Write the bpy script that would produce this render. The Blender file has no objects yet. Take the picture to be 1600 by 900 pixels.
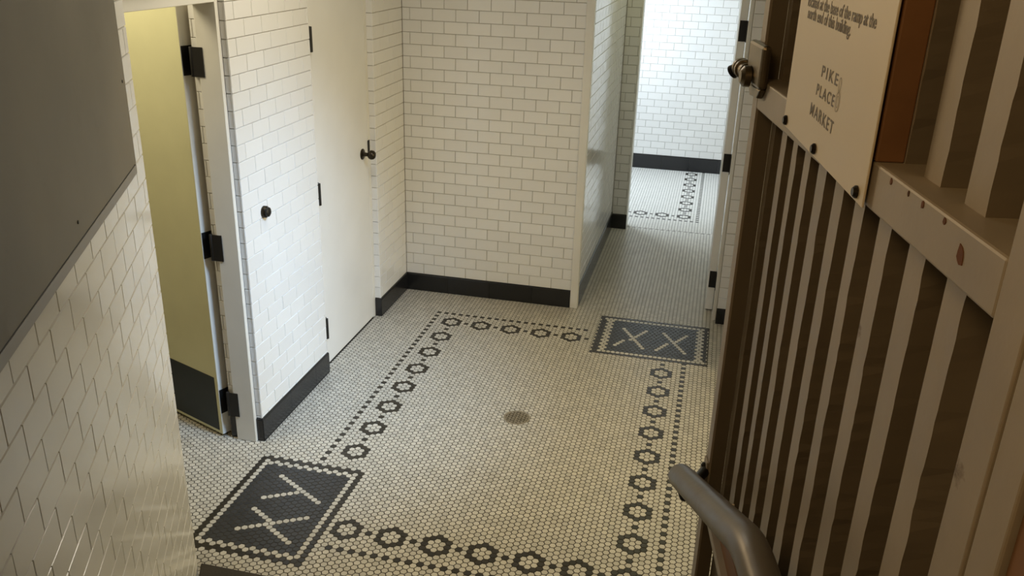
import bpy, bmesh, math, random
from mathutils import Vector, Matrix
random.seed(7)
U = 0.028                      # one mosaic pitch in metres; all lengths below are in pitches
C = bpy.context.scene.collection
S3 = math.sqrt(3) / 2
scene = bpy.context.scene

# ---------------------------------------------------------------- materials
def mat(name, col, rough=0.5, metal=0.0, var=0.0, noise=None, bump=0.0, bscale=60.0, spec=0.5, coat=0.0, stain=None, far_tone=None):
    m = bpy.data.materials.new(name); m.use_nodes = True
    nt = m.node_tree; N = nt.nodes; L = nt.links
    b = N['Principled BSDF']
    b.inputs['Roughness'].default_value = rough
    b.inputs['Metallic'].default_value = metal
    b.inputs['Specular IOR Level'].default_value = spec
    b.inputs['Coat Weight'].default_value = coat
    rgb = N.new('ShaderNodeRGB'); rgb.outputs[0].default_value = (*col, 1)
    out = rgb.outputs[0]
    tc = N.new('ShaderNodeTexCoord')
    def scale_by(fac_socket, lo, hi, out):
        mr = N.new('ShaderNodeMapRange'); mr.inputs['To Min'].default_value = lo; mr.inputs['To Max'].default_value = hi
        L.new(fac_socket, mr.inputs['Value'])
        mx = N.new('ShaderNodeVectorMath'); mx.operation = 'SCALE'
        L.new(out, mx.inputs[0]); L.new(mr.outputs[0], mx.inputs['Scale'])
        return mx.outputs[0]
    if var:
        at = N.new('ShaderNodeAttribute'); at.attribute_name = 'tint'
        out = scale_by(at.outputs['Fac'], 1 - var, 1 + var * .35, out)
    if noise:
        sc, amt = noise
        nz = N.new('ShaderNodeTexNoise'); nz.inputs['Scale'].default_value = sc; nz.inputs['Detail'].default_value = 6
        L.new(tc.outputs['Object'], nz.inputs['Vector'])
        mr = N.new('ShaderNodeMapRange'); mr.inputs['From Min'].default_value = .3; mr.inputs['From Max'].default_value = .7
        L.new(nz.outputs['Fac'], mr.inputs['Value'])
        out = scale_by(mr.outputs[0], 1 - amt, 1 + amt * .5, out)
        rr = N.new('ShaderNodeMapRange'); rr.inputs['To Min'].default_value = max(0, rough - .06); rr.inputs['To Max'].default_value = min(1, rough + .12)
        L.new(nz.outputs['Fac'], rr.inputs['Value']); L.new(rr.outputs[0], b.inputs['Roughness'])
    if stain:
        scol, sc, lo, hi = stain
        nz = N.new('ShaderNodeTexNoise'); nz.inputs['Scale'].default_value = sc; nz.inputs['Detail'].default_value = 8; nz.inputs['Roughness'].default_value = .65
        L.new(tc.outputs['Object'], nz.inputs['Vector'])
        mr = N.new('ShaderNodeMapRange'); mr.inputs['From Min'].default_value = lo; mr.inputs['From Max'].default_value = hi
        L.new(nz.outputs['Fac'], mr.inputs['Value'])
        mx = N.new('ShaderNodeMix'); mx.data_type = 'RGBA'
        L.new(mr.outputs[0], mx.inputs['Factor']); L.new(out, mx.inputs['A']); mx.inputs['B'].default_value = (*scol, 1)
        out = mx.outputs['Result']
    if far_tone:                                   # share of the paler tile tone, rising towards the far room
        at2 = N.new('ShaderNodeAttribute'); at2.attribute_name = 'far_tone'
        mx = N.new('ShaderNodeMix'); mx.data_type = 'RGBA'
        L.new(at2.outputs['Fac'], mx.inputs['Factor']); L.new(out, mx.inputs['A']); mx.inputs['B'].default_value = (*far_tone, 1)
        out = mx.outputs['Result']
    L.new(out, b.inputs['Base Color'])
    if bump:
        nz = N.new('ShaderNodeTexNoise'); nz.inputs['Scale'].default_value = bscale; nz.inputs['Detail'].default_value = 4
        L.new(tc.outputs['Object'], nz.inputs['Vector'])
        bp = N.new('ShaderNodeBump'); bp.inputs['Strength'].default_value = bump; bp.inputs['Distance'].default_value = .004
        L.new(nz.outputs['Fac'], bp.inputs['Height']); L.new(bp.outputs['Normal'], b.inputs['Normal'])
    return m

M = {}
M['tile'] = mat('glazed_wall_tile', (.80, .785, .755), .13, var=.035, bump=.05, bscale=9)
M['grout'] = mat('wall_grout', (.36, .32, .255), .85, noise=(14, .25))
M['base'] = mat('black_base_tile', (.017, .017, .018), .22, var=.3)
M['hexw'] = mat('worn_white_hex_tile', (.515, .478, .40), .34, var=.17, stain=((.24, .20, .13), 3.2, .60, .86), far_tone=(.76, .745, .70))
M['hexk'] = mat('black_hex_tile', (.026, .022, .016), .34, var=.3)
M['hexc'] = mat('charcoal_hex_tile', (.031, .032, .034), .36, var=.22)
M['fgrout'] = mat('floor_grout', (.034, .027, .018), .8, noise=(9, .4))
M['paint'] = mat('cream_gloss_paint', (.76, .735, .67), .38, noise=(5, .05), stain=((.45, .38, .28), 6, .66, .9))
M['doorpaint'] = mat('white_door_paint', (.80, .785, .745), .33, noise=(3, .05), stain=((.52, .46, .36), 4, .68, .95))
M['yellowpaint'] = mat('cream_door_paint', (.70, .68, .42), .4, noise=(4, .06))
M['kick'] = mat('dark_green_kick_plate', (.014, .019, .015), .45, noise=(8, .3))
M['hinge'] = mat('blackened_hinge_metal', (.012, .011, .010), .5, .2)
M['bronze'] = mat('dark_bronze', (.045, .036, .024), .3, .85, noise=(30, .3))
M['steel'] = mat('brushed_steel', (.26, .235, .19), .52, .35, noise=(2.2, .22), stain=((.13, .115, .095), 2.5, .58, .85))
M['steeltrim'] = mat('steel_trim', (.33, .31, .28), .42, .5)
M['ceil'] = mat('ceiling_paint', (.62, .57, .47), .8)
M['plaster'] = mat('plaster', (.5, .46, .38), .8)
M['step'] = mat('dark_stair_tread', (.042, .034, .024), .7, noise=(6, .5), bump=.3, bscale=120)
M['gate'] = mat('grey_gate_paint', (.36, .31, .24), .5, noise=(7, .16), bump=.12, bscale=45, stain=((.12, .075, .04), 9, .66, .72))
M['gateshade'] = mat('shaded_gate_paint', (.165, .135, .095), .6, noise=(5, .12), bump=.12, bscale=45, stain=((.06, .03, .012), 7, .62, .9))  # gate paint darkened as shade for channels and camera-facing sides, plus stains
M['rust'] = mat('rust', (.14, .045, .012), .8, noise=(40, .5))
M['wood'] = mat('brown_wood', (.25, .12, .048), .6, noise=(10, .35))
M['sign'] = mat('off_white_sign', (.72, .63, .47), .45, noise=(4, .04))
M['ink'] = mat('grey_ink', (.13, .105, .075), .6)
M['inklight'] = mat('pale_grey_ink', (.33, .28, .20), .6)
M['rail'] = mat('worn_grey_handrail_paint', (.135, .118, .092), .36, noise=(16, .22), bump=.08, bscale=60, stain=((.085, .055, .035), 10, .55, .8))
M['latch'] = mat('aged_nickel', (.20, .165, .115), .3, .85, noise=(22, .35))
M['black'] = mat('black_metal', (.012, .011, .009), .42, .3)
M['drain'] = mat('dull_drain_metal', (.30, .255, .18), .45, .4, noise=(40, .3))
M['hole'] = mat('drain_dark', (.004, .003, .002), .9, spec=.05)

# ---------------------------------------------------------------- mesh builder
class MB:
    def __init__(s): s.v = []; s.f = []; s.mi = []; s.t = []; s.c = []; s.cur = 0
    def face(s, pts, mi=0, t=.5):
        n = len(s.v); s.v += [tuple(p) for p in pts]; s.f.append(tuple(range(n, n + len(pts)))); s.mi.append(mi); s.t.append(t); s.c.append(s.cur)
    def poly(s, vs, fs, mi=0, t=.5):
        n = len(s.v); s.v += [tuple(p) for p in vs]
        for f in fs: s.f.append(tuple(n + i for i in f)); s.mi.append(mi); s.t.append(t); s.c.append(s.cur)
    def box(s, x0, x1, y0, y1, z0, z1, mi=0, fr=None, t=.5):
        fr = fr or (lambda a, b, c: (a, b, c))
        vs = [fr(x, y, z) for z in (z0, z1) for y in (y0, y1) for x in (x0, x1)]
        s.poly(vs, [(0, 2, 3, 1), (4, 5, 7, 6), (0, 1, 5, 4), (2, 6, 7, 3), (0, 4, 6, 2), (1, 3, 7, 5)], mi, t)
    def prism(s, pts, ext, mi=0, t=.5):                 # pts: loop of 3-D points, ext: extrusion vector
        n = len(pts); e = Vector(ext)
        vs = [Vector(p) for p in pts] + [Vector(p) + e for p in pts]
        s.poly(vs, [tuple(range(n))[::-1], tuple(range(n, 2 * n))] + [(i, (i + 1) % n, n + (i + 1) % n, n + i) for i in range(n)], mi, t)
    def lathe(s, o, ax, prof, n=28, mi=0):                # prof: (distance along axis, radius)
        o = Vector(o); ax = Vector(ax).normalized(); a = ax.orthogonal().normalized(); b = ax.cross(a)
        vs = []; fs = []
        for d, r in prof:
            for k in range(n):
                q = 2 * math.pi * k / n; vs.append(o + ax * d + (a * math.cos(q) + b * math.sin(q)) * r)
        for j in range(len(prof) - 1):
            for k in range(n):
                fs.append((j * n + k, j * n + (k + 1) % n, (j + 1) * n + (k + 1) % n, (j + 1) * n + k))
        fs.append(tuple(range(n))[::-1]); fs.append(tuple(range((len(prof) - 1) * n, len(prof) * n)))
        s.poly(vs, fs, mi)
    def tube(s, pts, rad, n=24, mi=0, caps=True):
        pts = [Vector(p) for p in pts]; vs = []; fs = []; prev = None
        for i, p in enumerate(pts):
            d = (pts[min(i + 1, len(pts) - 1)] - pts[max(i - 1, 0)]).normalized()
            a = (prev - d * prev.dot(d)).normalized() if prev else d.orthogonal().normalized()
            prev = a; b = d.cross(a); r = rad[i] if isinstance(rad, (list, tuple)) else rad
            for k in range(n):
                q = 2 * math.pi * k / n; vs.append(p + (a * math.cos(q) + b * math.sin(q)) * r)
        for j in range(len(pts) - 1):
            for k in range(n):
                fs.append((j * n + k, j * n + (k + 1) % n, (j + 1) * n + (k + 1) % n, (j + 1) * n + k))
        if caps: fs.append(tuple(range(n))[::-1]); fs.append(tuple(range((len(pts) - 1) * n, len(pts) * n)))
        s.poly(vs, fs, mi)
    def build(s, name, mats, parent=None, bevel=0, smooth=False, origin=None):
        o0 = Vector(origin) if origin is not None else Vector((0, 0, 0))
        base = parent_world(parent)
        me = bpy.data.meshes.new(name)
        me.from_pydata([tuple((Vector(v) - o0) * U) for v in s.v], [], s.f)
        for m in (mats if isinstance(mats, (list, tuple)) else [mats]): me.materials.append(m)
        me.polygons.foreach_set('material_index', s.mi)
        a = me.attributes.new('tint', 'FLOAT', 'FACE'); a.data.foreach_set('value', s.t)
        if any(s.c): me.attributes.new('far_tone', 'FLOAT', 'FACE').data.foreach_set('value', s.c)
        bm = bmesh.new(); bm.from_mesh(me)
        if len(s.v) < 60000: bmesh.ops.recalc_face_normals(bm, faces=bm.faces)
        bm.to_mesh(me); bm.free()
        if smooth:
            me.polygons.foreach_set('use_smooth', [True] * len(me.polygons)); me.set_sharp_from_angle(angle=math.radians(40))
        o = bpy.data.objects.new(name, me); C.objects.link(o)
        if parent is not None: o.parent = parent
        o.location = o0 * U - base
        if bevel:
            b = o.modifiers.new('bevel', 'BEVEL'); b.width = bevel * U; b.segments = 2; b.limit_method = 'ANGLE'
            b.angle_limit = math.radians(40); b.harden_normals = False
        return o
def parent_world(p):
    v = Vector((0, 0, 0))
    while p is not None: v += p.location; p = p.parent
    return v
def struct(o): o['kind'] = 'structure'; return o
def thing(name, label, cat, loc, group=None):
    o = bpy.data.objects.new(name, None); C.objects.link(o); o.location = Vector(loc) * U
    o.empty_display_size = .05
    o['label'] = label; o['category'] = cat
    if group: o['group'] = group
    return o
def sgroup(name, loc):
    o = bpy.data.objects.new(name, None); C.objects.link(o); o.location = Vector(loc) * U; o['kind'] = 'structure'; o.empty_display_size = .05
    return o
def lab(o, s): o['label'] = s; return o

# ---------------------------------------------------------------- tiled walls
COURSE = 2.61; TLEN = 5.31; GAP = .045; THICK = .22
def tile(mb, O, u, n, a0, a1, z0, z1, mi=1):
    """one glazed tile: flat face with eased edges, a hair of tilt"""
    O = Vector(O); u = Vector(u); n = Vector(n); w = Vector((0, 0, 1)); e = .07
    if a1 - a0 < .25 or z1 - z0 < .25: return
    ts = random.uniform(-.005, .005); tz = random.uniform(-.006, .006)
    P = lambda a, z, d: O + u * a + w * z + n * d
    vs = [P(a, z, 0) for a, z in ((a0, z0), (a1, z0), (a1, z1), (a0, z1))]
    am, zm = (a0 + a1) / 2, (z0 + z1) / 2
    for a, z in ((a0 + e, z0 + e), (a1 - e, z0 + e), (a1 - e, z1 - e), (a0 + e, z1 - e)):
        vs.append(P(a, z, THICK * .85 + ts * (a - am) + tz * (z - zm)))
    t = random.random()
    mb.poly(vs, [(4, 5, 6, 7), (0, 1, 5, 4), (1, 2, 6, 5), (2, 3, 7, 6), (3, 0, 4, 7)], mi, t)
def tiles(mb, O, u, n, L0, L1, z0, z1, zoff, phase, tlen=TLEN, holes=()):
    """courses of tile on the plane through O; running bond"""
    r = math.floor((z0 - zoff) / COURSE) - 1
    while zoff + r * COURSE < z1:
        za = max(z0, zoff + r * COURSE + GAP / 2); zb = min(z1, zoff + (r + 1) * COURSE - GAP / 2)
        if zb > za:
            k = math.floor((L0 - phase) / tlen) - 2; off = phase + (tlen / 2 if r % 2 else 0)
            while off + k * tlen < L1:
                a = max(L0, off + k * tlen + GAP / 2); b = min(L1, off + (k + 1) * tlen - GAP / 2)
                if b > a:
                    segs = [(a, b, za, zb)]
                    for h0, h1, g0, g1 in holes:
                        ns = []
                        for (p, q, c, d) in segs:
                            if q <= h0 or p >= h1 or d <= g0 or c >= g1: ns.append((p, q, c, d)); continue
                            if p < h0: ns.append((p, h0, c, d))
                            if q > h1: ns.append((h1, q, c, d))
                            if d > g1: ns.append((max(p, h0), min(q, h1), g1, d))
                        segs = ns
                    for sg in segs: tile(mb, O, u, n, *sg)
                k += 1
        r += 1
H = 104.0           # ceiling height
X, Y, Z = (1, 0, 0), (0, 1, 0), (0, 0, 1)
NX, NY = (-1, 0, 0), (0, -1, 0)
BASEH = 4.35

# --- left wall: stub, pier between the doors, stretch beside the closed door, lintels
wl = MB()
XL = -65.0; XB = -71.0
YA = 18.9; YE = 45.7; YS = 74.6
for y0, y1, z0, z1 in ((YA + THICK, YE, 0, H), (YS + THICK, 92.4, 0, H), (-9.5, YA + THICK, 75.2, H), (YE, YS + THICK, 74.2, H), (-30, -9.5, 0, H)):
    wl.box(XB, XL - THICK, y0, y1, z0, z1, 0)
tiles(wl, (XL - THICK, 0, 0), Y, X, YA, YE, BASEH, H, 4.75, 18.6)
tiles(wl, (XL - THICK, 0, 0), Y, X, YS, 92.2, BASEH, H, 4.35, 75.8)
tiles(wl, (XL - THICK, 0, 0), Y, X, -9.5, YA, 75.2, H, 4.75, 18.6)
tiles(wl, (XL - THICK, 0, 0), Y, X, YE, YS, 74.2, H, 4.35, 48.0)
tiles(wl, (0, YA + THICK, 0), X, NY, -66.1, XL + .0, BASEH, H, 4.75, -67.1)       # reveal of the open doorway
tiles(wl, (0, YA + THICK, 0), X, NY, XB, -69.55, BASEH, H, 4.75, -75.9)
tiles(wl, (0, YS + THICK, 0), X, NY, -66.4, XL, BASEH, H, 4.35, -66.6)
struct(wl.build('wall_left', [M['grout'], M['tile']]))
# --- back wall
YB = 92.2
wb = MB(); wb.box(XB, -23.0, YB + THICK, YB + 4, 0, H)
tiles(wb, (0, YB + THICK, 0), X, NY, XL, -23.85, BASEH, H, 4.35, -65.9)
struct(wb.build('wall_back', [M['grout'], M['tile']]))
# --- hallway left wall, the pier at its end and the far room
XH = -22.3
wh = MB(); wh.box(XH - 4, XH - THICK, YB + 4, 157.2, 0, H)
tiles(wh, (XH - THICK, 0, 0), Y, X, 93.9, 157.0, 5.1, H, 5.1, 93.2)
struct(wh.build('wall_hall', [M['grout'], M['tile']]))
YP = 157.0; XP = -18.0
wp = MB(); wp.box(-62, XP - THICK, YP + THICK, YP + 5, 0, H)
tiles(wp, (0, YP + THICK, 0), X, NY, XH, XP, 4.5, H, 4.5, -23.6)
tiles(wp, (XP - THICK, 0, 0), Y, X, YP, YP + 5, 4.5, H, 4.5, YP - .2)
struct(wp.build('wall_pier', [M['grout'], M['tile']]))
YF = 235.6
wf = MB(); wf.box(-62, 40, YF + THICK, YF + 4, 0, H)
tiles(wf, (0, YF + THICK, 0), X, NY, -45, 22, 5.4, H, 5.4, -9.8)
struct(wf.build('wall_far', [M['grout'], M['tile']]))
wfl = MB(); wfl.box(-62, -58, YP + 5, YF, 0, H); struct(wfl.build('wall_far_left', M['plaster']))
whr = MB(); whr.box(12.6, 16, 96.5, YF, 0, H); struct(whr.build('wall_hall_right', M['plaster']))
# --- wall to the right of the hallway opening, then the side with the street doorway
wr = MB(); wr.box(10.25, 18, 93.0 + THICK, 96.5, 0, H)
tiles(wr, (0, 93.0 + THICK, 0), X, NY, 10.3, 14.4, 3.7, H, 3.7, 7.45)
struct(wr.build('wall_front_right', [M['grout'], M['tile']]))
ws = MB(); ws.box(14.5, 18, 66, 93.0, 0, H); ws.box(14.5, 18, -22, 66, 74, H); ws.box(14.5, 18, -146, -22, -4, H)
struct(ws.build('wall_right', M['plaster']))
# --- tiled wall flanking the stair
AW = math.radians(-25.6); PE = Vector((-53.75, -18.9, 0))
uw = Vector((-math.sin(AW), -math.cos(AW), 0)); nw = Vector((-uw.y, uw.x, 0))
fw = lambda a, d, z: PE + uw * a + nw * d + Vector((0, 0, z))
wst = MB(); wst.box(.15, 125, -7, -THICK, 0, H, 0, fw)
tiles(wst, PE - nw * THICK, uw, nw, .3, 110, 0, H, 5.29, 4.75)
struct(wst.build('wall_stair', [M['grout'], M['tile']]))
wn = MB(); wn.box(-75, 18, -150, -146, -4, H); struct(wn.build('wall_near', M['plaster']))
# --- little room behind the open door
wi = MB(); wi.box(-126, -122, -34, 64, 0, H); wi.box(-122, XB, 60, 64, 0, H); wi.box(-122, XB, -34, -30, 0, H)
struct(wi.build('wall_inner', M['plaster']))
cl = MB(); cl.box(-126, 40, -150, 240, H, H + 4); struct(cl.build('ceiling', M['ceil']))

# --- black base tiles
def basetiles(name, runs):
    mb = MB()
    for O, u, n, L0, L1, h, w in runs:
        a = L0
        while a < L1 - .01:
            b = min(a + w, L1)
            t = random.random(); Ov = Vector(O); uv = Vector(u); nv = Vector(n)
            P = lambda q, d, z: Ov + uv * q + nv * d + Vector((0, 0, z))
            prof = [(-.25, 0), (.26, 0), (.26, h - .3), (.2, h - .1), (.08, h), (-.25, h)]
            q0, q1 = a + .02, b - .02
            vs = [P(q0, d, z) for d, z in prof] + [P(q1, d, z) for d, z in prof]; k = len(prof)
            mb.poly(vs, [tuple(range(k)), tuple(range(2 * k - 1, k - 1, -1))] + [(i, i + k, (i + 1) % k + k, (i + 1) % k) for i in range(k)], 0, t)
            a = b
    return struct(mb.build(name, M['base']))
basetiles('baseboard_left', [((XL, 0, 0), Y, X, YA - .2, YE, BASEH, 10.4), ((XL, 0, 0), Y, X, YS - .2, 92.2, BASEH, 10.4),
                             ((0, YA, 0), X, NY, -66.1, XL + .2, BASEH, 6), ((0, YA, 0), X, NY, XB, -69.6, BASEH, 6), ((0, YS, 0), X, NY, -66.4, XL + .2, BASEH, 6)])
basetiles('baseboard_back', [((0, YB, 0), X, NY, XL, -23.9, BASEH, 10.6)])
basetiles('baseboard_hall', [((XH, 0, 0), Y, X, 94.0, YP, 5.1, 10.6)])
basetiles('baseboard_pier', [((0, YP, 0), X, NY, XH, XP + .25, 4.5, 5)])
basetiles('baseboard_far', [((0, YF, 0), X, NY, -45, 12.6, 5.4, 10.6)])
basetiles('baseboard_right', [((0, 93.0, 0), X, NY, 10.25, 14.4, 3.7, 10)])
# --- corner guard at the right end of the back wall, jamb strip of the hallway opening
tr = MB(); tr.box(-23.9, -22.1, YB - .25, 93.9, 0, H); struct(tr.build('trim_1', M['paint'], bevel=.12))
tr = MB(); tr.box(XP - .1, XP + .28, YP + .2, YP + 5, 0, H); struct(tr.build('trim_2', M['paint'], bevel=.05))

# ---------------------------------------------------------------- hexagon mosaic floor
def clip(poly, axis, lim, sign):
    out = []
    for i in range(len(poly)):
        p, q = poly[i], poly[(i + 1) % len(poly)]
        dp = (p[axis] - lim) * sign; dq = (q[axis] - lim) * sign
        if dp >= 0: out.append(p)
        if (dp < 0) != (dq < 0):
            t = dp / (dp - dq); out.append((p[0] + (q[0] - p[0]) * t, p[1] + (q[1] - p[1]) * t))
    return out
def cliplin(poly, c, d, lim):
    out = []; f = lambda p: (p[0] - c[0]) * d[0] + (p[1] - c[1]) * d[1] - lim
    for i in range(len(poly)):
        p, q = poly[i], poly[(i + 1) % len(poly)]; dp, dq = f(p), f(q)
        if dp >= 0: out.append(p)
        if (dp < 0) != (dq < 0):
            t = dp / (dp - dq); out.append((p[0] + (q[0] - p[0]) * t, p[1] + (q[1] - p[1]) * t))
    return out
fl = MB()
def hextile(cx, cy, mi, flat=True, clips=(), sy=1.0, r0=.518, r1=.478):
    """one hexagon tile with an eased rim; flat: flats towards +-Y"""
    ang = 0 if flat else 30
    def ring(r): return [(cx + r * math.cos(math.radians(ang + 60 * k)), cy + sy * r * math.sin(math.radians(ang + 60 * k))) for k in range(6)]
    o = ring(r0); 
    if clips:
        for c in clips: o = clip(o, *c) if isinstance(c[0], int) else cliplin(o, *c)
        if len(o) < 3: return
        mx = sum(p[0] for p in o) / len(o); my = sum(p[1] for p in o) / len(o)
        i = [(mx + (p[0] - mx) * .9, my + (p[1] - my) * .9) for p in o]
        ar = abs(sum(o[k][0] * o[(k + 1) % len(o)][1] - o[(k + 1) % len(o)][0] * o[k][1] for k in range(len(o)))) / 2
        if ar < .06: return
    else: i = ring(r1)
    n = len(o); dz = random.uniform(-.012, .006)
    vs = [(p[0], p[1], -.07) for p in o] + [(p[0], p[1], dz) for p in i]
    fl.poly(vs, [tuple(range(n, 2 * n))] + [(k, (k + 1) % n, n + (k + 1) % n, n + k) for k in range(n)], mi, random.random())
def hexdist(i, y):                          # lattice distance of a tile offset from a flower centre
    i = abs(i); y = abs(y)
    return i if y <= i * .5 else i + (y - i * .5)
black = set()
key = lambda i, y: (i, round(y * 2))
def flower(ci, cy):
    for di in range(-2, 3):
        for k in range(-8, 9):
            y = k * .5
            if (y * 2 + di) % 2 == 0 and abs(hexdist(di, y) - 2) < .01: black.add(key(ci + di, cy + y))
for k in range(0, 9): flower(0, 8 * k); black.add(key(0, 8 * k + 4))
for k in range(1, 7): flower(-8 * k, 0); black.add(key(-8 * k + 4, 0))
for k in range(0, 8): flower(-56, 20 + 8 * k); black.add(key(-56, 24 + 8 * k))
black.discard(key(-56, 80)); 
for k in range(0, 4): flower(-48 + 8 * k, 76)
for k in range(0, 5): black.add(key(-52 + 8 * k, 76))
y = -4.5
while y < 70: black.add(key(5, y)); y += 2
for i in range(-49, 5, 2): black.add(key(i, -4.5))
y = 16.5
while y < 81: black.add(key(-61, y)); y += 2
for i in range(-59, -19, 2): black.add(key(i, 80.5))
# the "XY" inlay lies on the same grid
letters = set()
for k in range(11): letters.add(key(-66 + k, 10 - .5 * k)); letters.add(key(-66 + k, -4 + .5 * k))
for i, yy in ((-61, 6.5), (-62, 6), (-63, 5.5), (-64, 5), (-65, 4.5), (-66, 4)): letters.add(key(i, yy))
for k in range(6): letters.add(key(-66 + k, 1 - .5 * k)); letters.add(key(-61 + k, -2.5 - .5 * k))
def main_mat(i, yy):
    if -72 <= i <= -52:
        top, bot = (14.5, -8.5) if i % 2 else (14, -9)
        if bot <= yy <= top:
            if i in (-72, -52) or yy == top or yy == bot: return 2
            wt, wbm = top - 1, bot + 1
            if i in (-71, -53) or yy == wt or yy == wbm: return 1
            return 1 if key(i, yy) in letters else 3
    return 2 if key(i, yy) in black else 1
DX, DY = -24.5, 38.6                         # drain
MX0, MX1, MY0, MY1 = -15.75, 8.95, 69.72, 89.7 # the "XX" inlay
def ok_main(x, yy):
    if yy > 159.8: return False
    if (x - DX) ** 2 + (yy - DY) ** 2 < 2.0 ** 2: return False
    if yy < 20: return -105 < x < 14.6 if yy > -10 else -66 < x < 14.6
    if yy < 93: return (-105 if yy < 40 else -66.6) < x < 14.6
    return -24 < x < 13
for i in range(-122, 18):
    for j in range(-20, 161):
        yy = j + (.5 if i % 2 else 0); x = i * S3
        if not ok_main(x, yy): continue
        cl_ = []
        if MX0 - .6 < x < MX1 + .6 and MY0 - .6 < yy < MY1 + .6:
            if MX0 < x < MX1 and MY0 < yy < MY1:
                dl = (x - MX0, MX1 - x, yy - MY0, MY1 - yy); mmin = min(dl)
                if mmin > .55: continue
                w = dl.index(mmin)
            else:
                dl = (MX0 - x, x - MX1, MY0 - yy, yy - MY1); w = dl.index(max(dl))
            cl_ = [[(0, MX0 - .05, -1), (0, MX1 + .05, 1), (1, MY0 - .05, -1), (1, MY1 + .05, 1)][w]]
        rd = math.hypot(x - DX, yy - DY)
        if rd < 3.2: cl_.append(((DX, DY), ((x - DX) / rd, (yy - DY) / rd), 2.42))
        if yy > 159.2: cl_.append((1, 159.9, -1))
        if yy < -18.3: cl_.append((1, -18.8, 1))
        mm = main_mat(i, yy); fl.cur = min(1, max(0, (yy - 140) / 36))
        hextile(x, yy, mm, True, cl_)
fl.cur = 0
# the "XX" inlay: its own grid, rows along X
RP = .908; sy = RP / S3; X0 = -15.35
xs = set()
def xx(cx, cxb, r):                            # tile nearest to x on row r
    off = .5 if r % 2 else 0
    return (r, round((cx - X0 - off)))
for xa, xb, xc, xd in ((-9.75, -4.70, -4.72, -10.7), (-.85, 4.10, 4.25, -1.9)):
    for r in range(5, 16):
        t = (15 - r) / 10
        xs.add(xx(xa + (xb - xa) * t, 0, r))
        xv = xc + (xd - xc) * t
        xs.add(xx(xv, 0, r))
for r in range(22):
    off = .5 if r % 2 else 0; yy = 70.17 + r * RP
    for c in range(-1, 26):
        x = X0 + off + c
        if x < MX0 - .3 or x > MX1 + .3: continue
        if r in (0, 21): mi = 2
        elif c < 0 or x > 8.7: mi = 1
        elif r in (1, 20): mi = 1 if 1 <= c <= 23 else 2
        elif (c == 1 and r % 2) or (c in (1, 2) and r % 2 == 0 and c == 2) or (c == 2 and r % 2): mi = 1
        elif (c == 22) or (c == 23 and r % 2 == 0): mi = 1
        elif c < 3 or c > 22: mi = 2
        else: mi = 1 if (r, c) in xs else 3
        cl_ = []
        if x < MX0 + .6: cl_.append((0, MX0, 1))
        if x > MX1 - .6: cl_.append((0, MX1, -1))
        hextile(x, yy, mi, False, cl_, sy=sy)
# far room mosaic
black = set()
for k in range(0, 8): flower(0, 8 * k); black.add(key(0, 8 * k + 4))
for k in range(1, 4): flower(-8 * k, 0); black.add(key(-8 * k + 4, 0))
yv = -4.5
while yv < 62: black.add(key(5, yv)); yv += 2
for i in range(-31, 5, 2): black.add(key(i, -4.5))
FX, FY = -1.2, 175.6
for i in range(-36, 17):
    for j in range(-17, 61):
        lx = i * S3; ly = j + (.5 if i % 2 else 0); x, yy = FX + lx, FY + ly
        if yy < 159.6 or yy > YF or x > 13: continue
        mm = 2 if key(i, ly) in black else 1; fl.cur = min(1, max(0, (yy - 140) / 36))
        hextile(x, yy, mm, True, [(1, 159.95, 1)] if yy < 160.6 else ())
fl.cur = 0
# slab under the tiles (its top is the grout); a round hole is left by the drain body
fl.box(-126, 18, -18.9, 160, -4, -.045, 0); fl.box(-62, 18, 160, 240, -4, -.045, 0)
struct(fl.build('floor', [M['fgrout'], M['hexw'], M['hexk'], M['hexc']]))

# ---------------------------------------------------------------- floor drain
dr = thing('floor_drain', 'small round metal drain grate set in the mosaic floor', 'drain', (DX, DY, 0))
m = MB(); m.lathe((DX, DY, -.045), Z, [(0, 2.48), (.06, 2.48), (.10, 2.36), (.08, 2.14), (.0, 2.08)], 40, 0)
m.build('rim', M['drain'], dr, smooth=True)
m = MB(); m.lathe((DX, DY, -.044), Z, [(0, 2.1), (.03, 2.1)], 40, 0); lab(m.build('drain_bowl', M['hole'], dr), 'dark bowl under the grate')
m = MB()
for k in range(-3, 4):
    h = math.sqrt(max(0, 2.12 ** 2 - (k * .6) ** 2))
    if h > .3:
        for ang in (0, 60, 120):
            a = math.radians(ang); c, s_ = math.cos(a), math.sin(a)
            fr = lambda p, q, z, c=c, s_=s_: (DX + p * c - q * s_, DY + p * s_ + q * c, z)
            m.box(k * .6 - .07, k * .6 + .07, -h, h, -.006, .075 - ang * .0002, 0, fr)
m.build('grate', M['drain'], dr)

# ---------------------------------------------------------------- stair under the camera
st = thing('staircase', 'dark worn stair treads at the lower left edge of the mosaic floor', 'stairs', (-20, -19, 0))
for k in range(5):
    z = 6.4 * (k + 1); y0 = -18.8 - 13.5 * k; y1 = y0 - (13.6 if k < 4 else 72)
    # left edge follows the tiled wall
    def xw(yv): return PE.x + (PE.y - yv) * math.tan(-AW) + .4
    m = MB()
    lo = -4
    pts = [(xw(y0), y0, lo), (14.4, y0, lo), (14.4, y1, lo), (xw(y1), y1, lo)]
    m.prism(pts, (0, 0, z - lo)); m.build('step', M['step'], st, bevel=.25)

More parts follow.
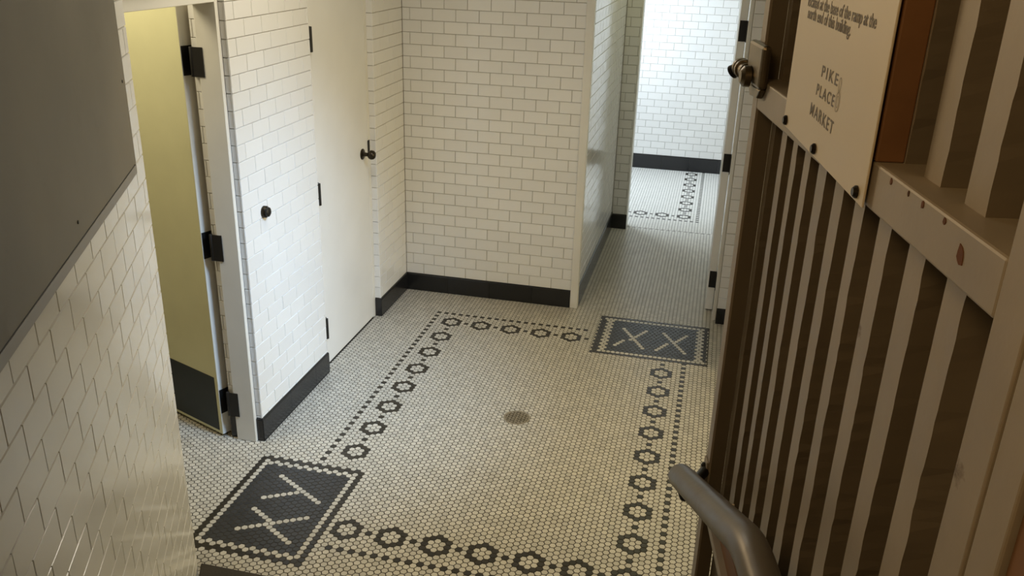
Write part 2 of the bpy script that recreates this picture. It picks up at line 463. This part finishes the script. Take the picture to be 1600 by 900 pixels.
# ---------------------------------------------------------------- doors
# open door at the left
d1 = sgroup('door_1', (-71.2, 19.9, 0))
m = MB()
m.box(-69.6, -66.05, 18.05, YA + .02, 0, 75.2); m.box(-70.2, -66.05, -9.5, -8.2, 0, 75.2); m.box(-70.2, -66.05, -8.2, 18.05, 72.6, 75.2)
m.build('door_frame', M['paint'], d1, bevel=.08)
p0 = Vector((-72.35, 18.05, 0)); dl = Vector((-11.42, 4.52, 0)).normalized(); dn = Vector((-dl.y, dl.x, 0))
if dn.y < 0: dn = -dn
DW = 27.2; DT = 2.0
fd = lambda a, d, z: p0 + dl * a + dn * d + Vector((0, 0, z))
m = MB(); m.box(0, DW, 0, DT, .5, 72.3, 0, fd)
lf = lab(m.build('door_leaf', M['yellowpaint'], d1, bevel=.08), 'cream door leaf standing open')
m = MB(); m.box(.0, .03, .02, DT - .02, .55, 72.25, 0, lambda a, d, z: fd(a - .03, d, z)); m.build('edge_strip', M['paint'], lf)
m = MB(); m.box(.75, DW - .6, -.07, .0, 1.1, 11.4, 0, fd); lab(m.build('kick_plate', M['kick'], d1, bevel=.02), 'dark green kick plate')
e1 = fd(-.05, .0, 0); pin = Vector((-71.55, 19.75, 0))
for z0, z1 in ((4.6, 9.1), (33.0, 37.4), (61.9, 66.2)):
    m = MB(); m.box(-70.45, -68.7, 17.93, 18.06, z0, z1); m.box(-.12, 0, .12, DT - .1, z0, z1, 0, fd)
    e_ = fd(-.06, DT - .1, 0); m.prism([(e_.x, e_.y, z0), (-70.45, 17.93, z0), (-70.45, 18.1, z0), (e_.x, e_.y + .15, z0)], (0, 0, z1 - z0))
    h_ = m.build('hinge', M['hinge'], d1, bevel=.03)
    m = MB(); m.lathe((-70.62, 18.12, z0), Z, [(0, .26), (.05, .3), (z1 - z0 - .05, .3), (z1 - z0, .26)], 16); m.build('knuckle', M['hinge'], h_, smooth=True)
# closed door
d2 = sgroup('door_2', (-66.8, 61, 0))
m = MB(); m.box(-68.4, -66.3, 47.2, 73.25, .35, 72.6); m.build('door_leaf', M['doorpaint'], d2, bevel=.06)
m = MB(); m.box(-68.6, -66.3, 73.33, 74.62, 0, 74.2); m.box(-68.6, -66.3, YE + .02, 47.1, 0, 74.2); m.box(-68.6, -66.3, 47.1, 73.33, 72.68, 74.2)
m.box(-70, -68.5, YE + .02, 74.6, 0, 74.2)
m.build('door_frame', M['paint'], d2, bevel=.06)
for z0, z1 in ((6.3, 10.7), (34.1, 38.4), (62.3, 66.7)):
    m = MB(); m.lathe((-65.95, 47.75, z0), Z, [(0, .3), (.05, .4), (z1 - z0 - .05, .4), (z1 - z0, .3)], 16)
    m.box(-66.32, -66.2, 46.9, 48.4, z0, z1)
    m.build('hinge', M['hinge'], d2, smooth=True)
m = MB(); KY, KZ = 70.05, 38.9
m.lathe((-66.3, KY, KZ), X, [(0, 1.15), (.12, 1.15), (.25, 1.0), (.3, .45), (1.2, .38), (1.35, .6), (1.6, .86), (2.0, 1.0), (2.5, .92), (2.85, .6), (2.95, .2)], 28)
kn = m.build('door_knob', M['bronze'], d2, smooth=True)
m = MB(); m.box(-66.25, -66.05, 73.0, 73.75, 37.7, 41.2); m.build('strike_plate', M['hinge'], d2, bevel=.04)
# door standing open at the right of the hallway, seen on edge
d3 = sgroup('door_3', (8.5, 100, 0))
m = MB(); m.box(7.7, 9.38, 100, 126, .45, 72.6); m.build('door_leaf', M['doorpaint'], d3, bevel=.06)
m = MB(); m.box(9.5, 10.22, 94.6, 99.6, 0, 74.5); m.box(10.0, 12.6, 96.5, 97.5, 0, 74.5); m.build('door_frame', M['paint'], d3, bevel=.06)
for z0, z1 in ((6.1, 10.2), (34.2, 38.3), (62.7, 67.0)):
    m = MB(); m.box(7.85, 9.42, 99.88, 100.0, z0, z1); m.box(9.38, 9.5, 98.0, 99.6, z0, z1)
    m.lathe((9.42, 99.75, z0), Z, [(0, .15), (z1 - z0, .15)], 12); m.build('hinge', M['hinge'], d3)

# round stop on the tiled wall
ds = thing('wall_door_stop', 'small round dark bronze door stop on white tiled wall between two doors', 'door stop', (XL, 25.2, 39.6))
m = MB(); m.lathe((XL - .03, 25.2, 39.6), X, [(0, .98), (.5, .98), (.62, .9)], 28); m.build('collar', M['bronze'], ds, smooth=True)
m = MB(); m.lathe((XL + .55, 25.2, 39.6), X, [(0, .8), (.35, .78), (.5, .55), (.58, .2)], 28); m.build('bumper', M['black'], ds, smooth=True)

# ---------------------------------------------------------------- steel panel on the stair wall
pn = thing('steel_wall_panel', 'large dull grey steel panel on the tiled wall at the left', 'panel', fw(30, 0, 60))
m = MB(); m.box(6.1, 64, .0, .12, 60.22, 96, 0, fw); lab(m.build('shadow_gap_sheet', M['black'], pn), 'black sheet as shadow gap behind the steel')  # black sheet put in as the shadow line around the steel
m = MB(); m.box(6.28, 64, .12, .34, 60.62, 96, 0, fw); m.build('sheet', M['steel'], pn, bevel=.03)
m = MB(); m.box(5.5, 64, -.02, .2, 59.4, 60.28, 0, fw); m.box(5.5, 6.02, -.02, .2, 60.28, 96, 0, fw); lab(m.build('edge_trim', M['steeltrim'], pn, bevel=.03), 'lighter steel trim')
for a, z in ((7.55, 68.8), (7.55, 88), (30, 62)):
    m = MB(); m.lathe(fw(a, .34, z), nw, [(0, .16), (.06, .13)], 12); m.build('screw', M['hinge'], pn)

# ---------------------------------------------------------------- gate at the right
AG = math.radians(-10.3); Q = Vector((6.58, -55.23, 0))
ug = Vector((-math.sin(AG), -math.cos(AG), 0)); ng = Vector((ug.y, -ug.x, 0))
fg = lambda a, d, z: Q + ug * a + ng * d + Vector((0, 0, z))
gt = thing('corrugated_gate', 'grey metal gate with vertical ribs and a heavy mid rail, behind handrail', 'gate', fg(13, 0, 34))
GZ0, GZ1 = 52.6, 100
m = MB(); m.box(-.4, .5, -.12, 0, 36, GZ1, 0, fg); m.box(-.38, .48, -.85, -.12, 36, GZ1, 1, fg); m.build('stile', [M['gate'], M['gateshade']], gt)  # stile body in the darker tone, shade painted on its camera side
m = MB(); m.box(25.15, 26.45, -1.9, 0, 36, GZ1, 0, fg); m.build('stile', M['gate'], gt, bevel=.05)
m = MB(); m.box(.5, 25.15, -1.7, 0, 75.45, 76.85, 0, fg)
mr = m.build('mid_rail', M['gate'], gt, bevel=.08)
for a, z, r in ((23.15, 76.2, .26), (18.3, 76.66, .10), (19.6, 76.68, .08), (20.6, 76.66, .11), (22.0, 76.67, .10)):
    m = MB(); c = Vector(fg(a, .0, z)); pts_ = []
    for k in range(9):
        q = 2 * math.pi * k / 9; rr = r * random.uniform(.7, 1.15); pts_.append(c + ug * math.cos(q) * rr * .8 + Vector((0, 0, math.sin(q) * rr)))
    m.prism(pts_, tuple(ng * .02)); lab(m.build('rust_chip', M['rust'], mr), 'rusty paint chip')
# ribbed sheet: raised flats with deep channels between, the channels coloured shade-dark
ribs = [(.5, 1.28), (2.64, 3.49), (4.70, 5.42), (6.66, 7.50), (8.74, 9.78), (11.03, 12.0), (13.39, 14.34), (15.78, 16.85), (18.34, 19.49), (20.99, 22.14)]
def ribbed(name, z0, z1):
    m = MB(); d0, d1 = -.85, -1.95
    prof = []
    for a, b in ribs: prof += [(a - .08, d1), (a, d0), (b, d0), (b + .02, d1)]
    prof[0] = (.5, d0); prof = prof[:1] + prof[2:]
    prof.append((25.15, d1))
    zs = []; z = z0
    while z < z1: zs.append(z); z += .35
    zs.append(z1)
    J = [[(random.gauss(0, 1)) for _ in zs] for _ in prof]
    for row in J:                                  # slow wander plus a few chips along the painted arris
        acc = 0
        for k in range(len(row)): acc = acc * .86 + row[k] * .5; row[k] = acc
    def pt(k, q):
        a, d = prof[k]
        w = .045 * J[k][q] if (d == d0 and k > 1 and (k - 1) % 4 == 0 or (d == d0 and prof[min(k + 1, len(prof) - 1)][1] == d1)) else .008 * J[k][q]
        return fg(a + w, d, zs[q])
    for k in range(len(prof) - 1):
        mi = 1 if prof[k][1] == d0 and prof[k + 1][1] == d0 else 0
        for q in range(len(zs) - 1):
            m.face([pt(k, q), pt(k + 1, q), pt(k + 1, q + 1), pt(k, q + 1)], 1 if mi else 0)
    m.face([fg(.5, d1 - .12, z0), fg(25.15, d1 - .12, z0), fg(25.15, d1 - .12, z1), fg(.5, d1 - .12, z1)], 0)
    return m.build(name, [M['gateshade'], M['gate']], gt)
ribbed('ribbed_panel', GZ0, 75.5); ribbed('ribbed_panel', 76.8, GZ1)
m = MB(); m.prism([fg(.5, -.2, 52.35), fg(25.1, -.2, 50.4), fg(25.1, -.2, 49.9), fg(.5, -.2, 51.9)], tuple(-ng * 1.6)); m.build('bottom_rail', M['gate'], gt, bevel=.04)
m = MB(); m.box(2.6, 25.1, -.95, -.6, 50.5, 53.3, 0, fg); lab(m.build('kick_board', M['wood'], gt, bevel=.03), 'bare brown board')
m = MB(); m.box(.5, 25.1, -1.4, -.9, 36, 52.2, 0, fg); m.build('lower_panel', M['gateshade'], gt)
m = MB(); m.box(7.2, 16.82, -.84, .0, 76.86, GZ1, 0, fg); lab(m.build('backing_board', M['wood'], gt, bevel=.05), 'orange-brown wooden backing board')
# slide bolt on the far stile
m = MB(); m.box(-.75, 2.2, 0, .42, 76.55, 78.5, 0, fg)
la = lab(m.build('latch', M['latch'], gt, bevel=.16), 'worn nickel slide bolt')
m = MB(); m.tube([fg(-.6, .42, 77.0), fg(-2.4, .42, 77.0)], .36, 20); m.lathe(fg(-1.2, .42, 77.0), -ug, [(0, .36), (0.02, .46), (.3, .46), (.32, .36)], 20); m.lathe(fg(-1.75, .42, 77.0), -ug, [(0, .36), (0.02, .46), (.3, .46), (.32, .36)], 20)
m.lathe(fg(.3, .45, 76.9), ng, [(0, .5), (.3, .48), (.45, .3)], 20)
m.build('bolt', M['latch'], la, smooth=True)
m = MB(); m.tube([fg(-2.2, .42, 77.0), fg(-2.35, .58, 76.85), fg(-2.5, .72, 76.7)], [.24, .3, .36], 16); m.build('thumb_knob', M['black'], la, smooth=True)
m = MB(); m.prism([fg(-.6, .02, 76.55), fg(2.1, .02, 76.55), fg(1.6, .02, 76.1), fg(.1, .02, 76.0)], tuple(ng * .3)); m.build('strike_lug', M['latch'], la, bevel=.06)
# hinge post
gp = thing('gate_post', 'grey painted gate post with bare brown side at the lower right', 'post', fg(27.2, 0, 30))
m = MB(); m.box(26.62, 27.72, -3.3, .02, 32.1, GZ1, 0, fg); m.build('post', M['gate'], gp, bevel=.06)
m = MB()
m.box(27.74, 28.6, -3.3, -.12, 32.1, GZ1, 0, fg); lab(m.build('side_board', M['wood'], gp, bevel=.12), 'bare brown wooden side')

# ---------------------------------------------------------------- notice on the gate
sg = thing('market_sign', 'off-white notice with grey lettering bolted on the ribbed gate', 'sign', fg(11.5, .1, 76))
SB = lambda a: 75.95 - .05 * (a - 6.8)
m = MB(); m.prism([fg(6.5, .12, 75.9), fg(16.9, .12, 75.45), fg(16.9, .12, 98), fg(6.5, .12, 98)], tuple(ng * .07)); m.build('board', M['sign'], sg, bevel=.03)
for a, z in ((6.92, 76.15), (11.3, 75.98), (16.25, 75.78)):
    m = MB(); m.lathe(fg(a, .19, z), ng, [(0, .2), (.06, .2), (.14, .13)], 14); m.build('bolt', M['bronze'], sg)
def text(name, body, a, z, size, width, m_, off=.2, slope=-.012, spacing=1.0, right=False):
    cu = bpy.data.curves.new(name, 'FONT'); cu.body = body; cu.size = 1; cu.space_character = spacing; cu.extrude = .01; cu.offset = .012
    tmp = bpy.data.objects.new(name, cu); C.objects.link(tmp)
    dg = bpy.context.evaluated_depsgraph_get()
    me = bpy.data.meshes.new_from_object(tmp.evaluated_get(dg)); bpy.data.objects.remove(tmp); me.name = name
    xs_ = [v.co.x for v in me.vertices]; x0, x1 = min(xs_), max(xs_); k = width / (x1 - x0)
    o3 = Vector(sg.location)
    for v in me.vertices:
        p = fg(a + (v.co.x - x0) * k, off + v.co.z * .3, z + v.co.y * size + slope * (v.co.x - x0) * k)
        v.co = p * U - o3
    me.materials.append(m_)
    o = bpy.data.objects.new(name, me); C.objects.link(o); o.parent = sg
    return o
text('lettering', 'located at the base of the ramp at the', 7.65, 80.62, .58, 7.75, M['ink'])
text('lettering', 'north end of this building.', 7.85, 80.2, .58, 5.3, M['ink'], slope=-.02)
text('lettering', 'PIKE', 10.75, 78.46, .56, 1.95, M['ink'], slope=-.02, spacing=1.35)
text('lettering', 'PLACE', 10.45, 77.78, .56, 2.2, M['ink'], slope=-.03, spacing=1.3)
text('lettering', 'MARKET', 10.05, 77.0, .62, 2.95, M['ink'], slope=-.05, spacing=1.25)
m = MB()
def ringo(ca, cz, ra, rz, w, n=28):
    for k in range(n):
        a0, a1 = 2 * math.pi * k / n, 2 * math.pi * (k + 1) / n
        q = [fg(ca + (ra + s_ * w) * math.cos(t), .2, cz + (rz + s_ * w) * math.sin(t)) for t, s_ in ((a0, 0), (a1, 0), (a1, 1), (a0, 1))]
        m.face(q)
ringo(12.98, 78.5, .10, .22, .035); ringo(13.0, 77.95, .2, .3, .035); ringo(13.0, 77.95, .09, .17, .03)
m.face([fg(12.93, .2, 78.2), fg(12.97, .2, 78.2), fg(12.97, .2, 78.35), fg(12.93, .2, 78.35)])
lab(m.build('emblem', M['inklight'], sg), 'pale outline emblem')

# ---------------------------------------------------------------- handrail
hr = thing('handrail', 'worn grey tubular handrail sloping along the gate', 'handrail', (6, -65, 50))
T0 = Vector((5.1, -57.2, 55.55)); T1 = Vector((7.7, -72.5, 63.05)); dh = (T1 - T0).normalized(); ug3 = ug.copy()
pts = []; rad = []
R_ = .69
for t in (0, .12, .3, .5, .65): pts.append(T0 + dh * t); rad.append(R_ * math.sin(math.acos(max(0, 1 - t / .69))) if t < .69 else R_)
rad[0] = .05
pts += [T0 + dh * .9, T0 + dh * 6]; rad += [R_, R_]
p_in = T1 - dh * 1.2; p_out = T1 + ug3 * 1.2
for k in range(0, 9):
    t = k / 8; pts.append(p_in * (1 - t) ** 2 + T1 * 2 * t * (1 - t) + p_out * t * t); rad.append(R_)
pts.append(T1 + ug3 * 14); rad.append(R_)
m = MB(); m.tube(pts, rad, 32); rl = m.build('rail', M['rail'], hr, smooth=True)
m = MB()
for k in range(5):
    c = T0 + dh * (11.4 + .16 * k) + Vector((-.05 + .11 * k, 0, .0)) + Vector((0, 0, 1)) * .66
    m.lathe(c, (dh.cross(Vector((1, 0, 0)))), [(-.02, .05), (.05, .05)], 8)
lab(m.build('scratch', M['sign'], rl), 'pale scratch')
bk = T0 + dh * 1.6
m = MB(); pl = fg(.05, .02, 54.3)
m.tube([bk - Vector((0, 0, .6)), bk - Vector((0, 0, 1.1)) + (pl - bk) * .1, Vector((pl.x, pl.y, bk.z - 1.3))], .3, 14)
m.build('bracket', M['black'], hr, smooth=True)
m = MB(); m.box(-.36, .45, .0, .12, 53.4, 55.6, 0, fg); bp_ = m.build('mounting_plate', M['gate'], hr, bevel=.04)
m = MB(); m.lathe(fg(.05, .12, 55.15), ng, [(0, .22), (.15, .2), (.22, .1)], 12); m.build('screw', M['black'], bp_)

# ---------------------------------------------------------------- lights
def area(name, loc, target, sx, sy_, power, col, spread=180):
    l = bpy.data.lights.new(name, 'AREA'); l.shape = 'RECTANGLE'; l.size = sx * U; l.size_y = sy_ * U; l.energy = power; l.color = col
    l.spread = math.radians(spread)
    o = bpy.data.objects.new(name, l); C.objects.link(o); o.location = Vector(loc) * U
    o.rotation_euler = (Vector(target) - Vector(loc)).to_track_quat('-Z', 'Y').to_euler(); return o
LIGHTS = [
    ('street_doorway', (46, 25, 60), (-65, 30, 20), 60, 60, 22.5, (1.0, .80, .41), 120),
    ('left_wall_fill', (6, 2, 98), (-62, 34, 14), 18, 18, 9.3, (.46, .70, 1.04), 50),  # added unseen cool beam to brighten the lower left wall
    ('lobby_lamp', (-40, 20, 102), (-40, 20, 0), 24, 24, 16, (1.0, .93, .78), 180),
    ('far_room_window', (-50, 195, 60), (0, 205, 30), 40, 60, 78, (.73, .86, 1.0), 180),
    ('inner_room_lamp', (-92, 2, 96), (-86, 14, 40), 20, 16, 16.3, (1.0, .88, .60), 180),
    ('gate_face_fill', (-60, 5, 88), (13, -76, 72), 9, 9, .72, (1.0, .72, .40), 40),  # added unseen source lighting the gate faces from the left
    ('gate_side_fill', (-8, -105, 98), (12, -75, 70), 14, 14, 1.6, (1.0, .64, .28), 120),  # added unseen warm fill for the camera-facing sides of the gate
    ('hall_fill', (0, 125, 102), (0, 125, 0), 20, 20, 4.0, (1.0, .98, .5), 180),  # added unseen fill to lift the hallway
]
for l_ in LIGHTS: area(*l_)
w = bpy.data.worlds.new('world'); scene.world = w; w.use_nodes = True
WORLD = (.13, .14, .15)
w.node_tree.nodes['Background'].inputs[0].default_value = (*WORLD, 1); w.node_tree.nodes['Background'].inputs[1].default_value = 1

# ---------------------------------------------------------------- camera
R = Matrix(((.97279, .23006, .02748), (.11135, -.36016, -.92622), (-.20319, .90408, -.37598)))
cam = bpy.data.cameras.new('camera'); co = bpy.data.objects.new('camera', cam); C.objects.link(co)
cam.sensor_width = 36; cam.lens = 1367.9 / 1600 * 36; cam.clip_start = .02
m4 = Matrix((R[0], -R[1], -R[2])).transposed().to_4x4()
m4.translation = Vector((4.789, -99.098, 82.871)) * U
co.matrix_world = m4
scene.camera = co
scene.view_settings.view_transform = 'Standard'; scene.view_settings.look = 'None'
scene.view_settings.gamma = 1; scene.view_settings.exposure = 0; scene.view_settings.use_curve_mapping = False
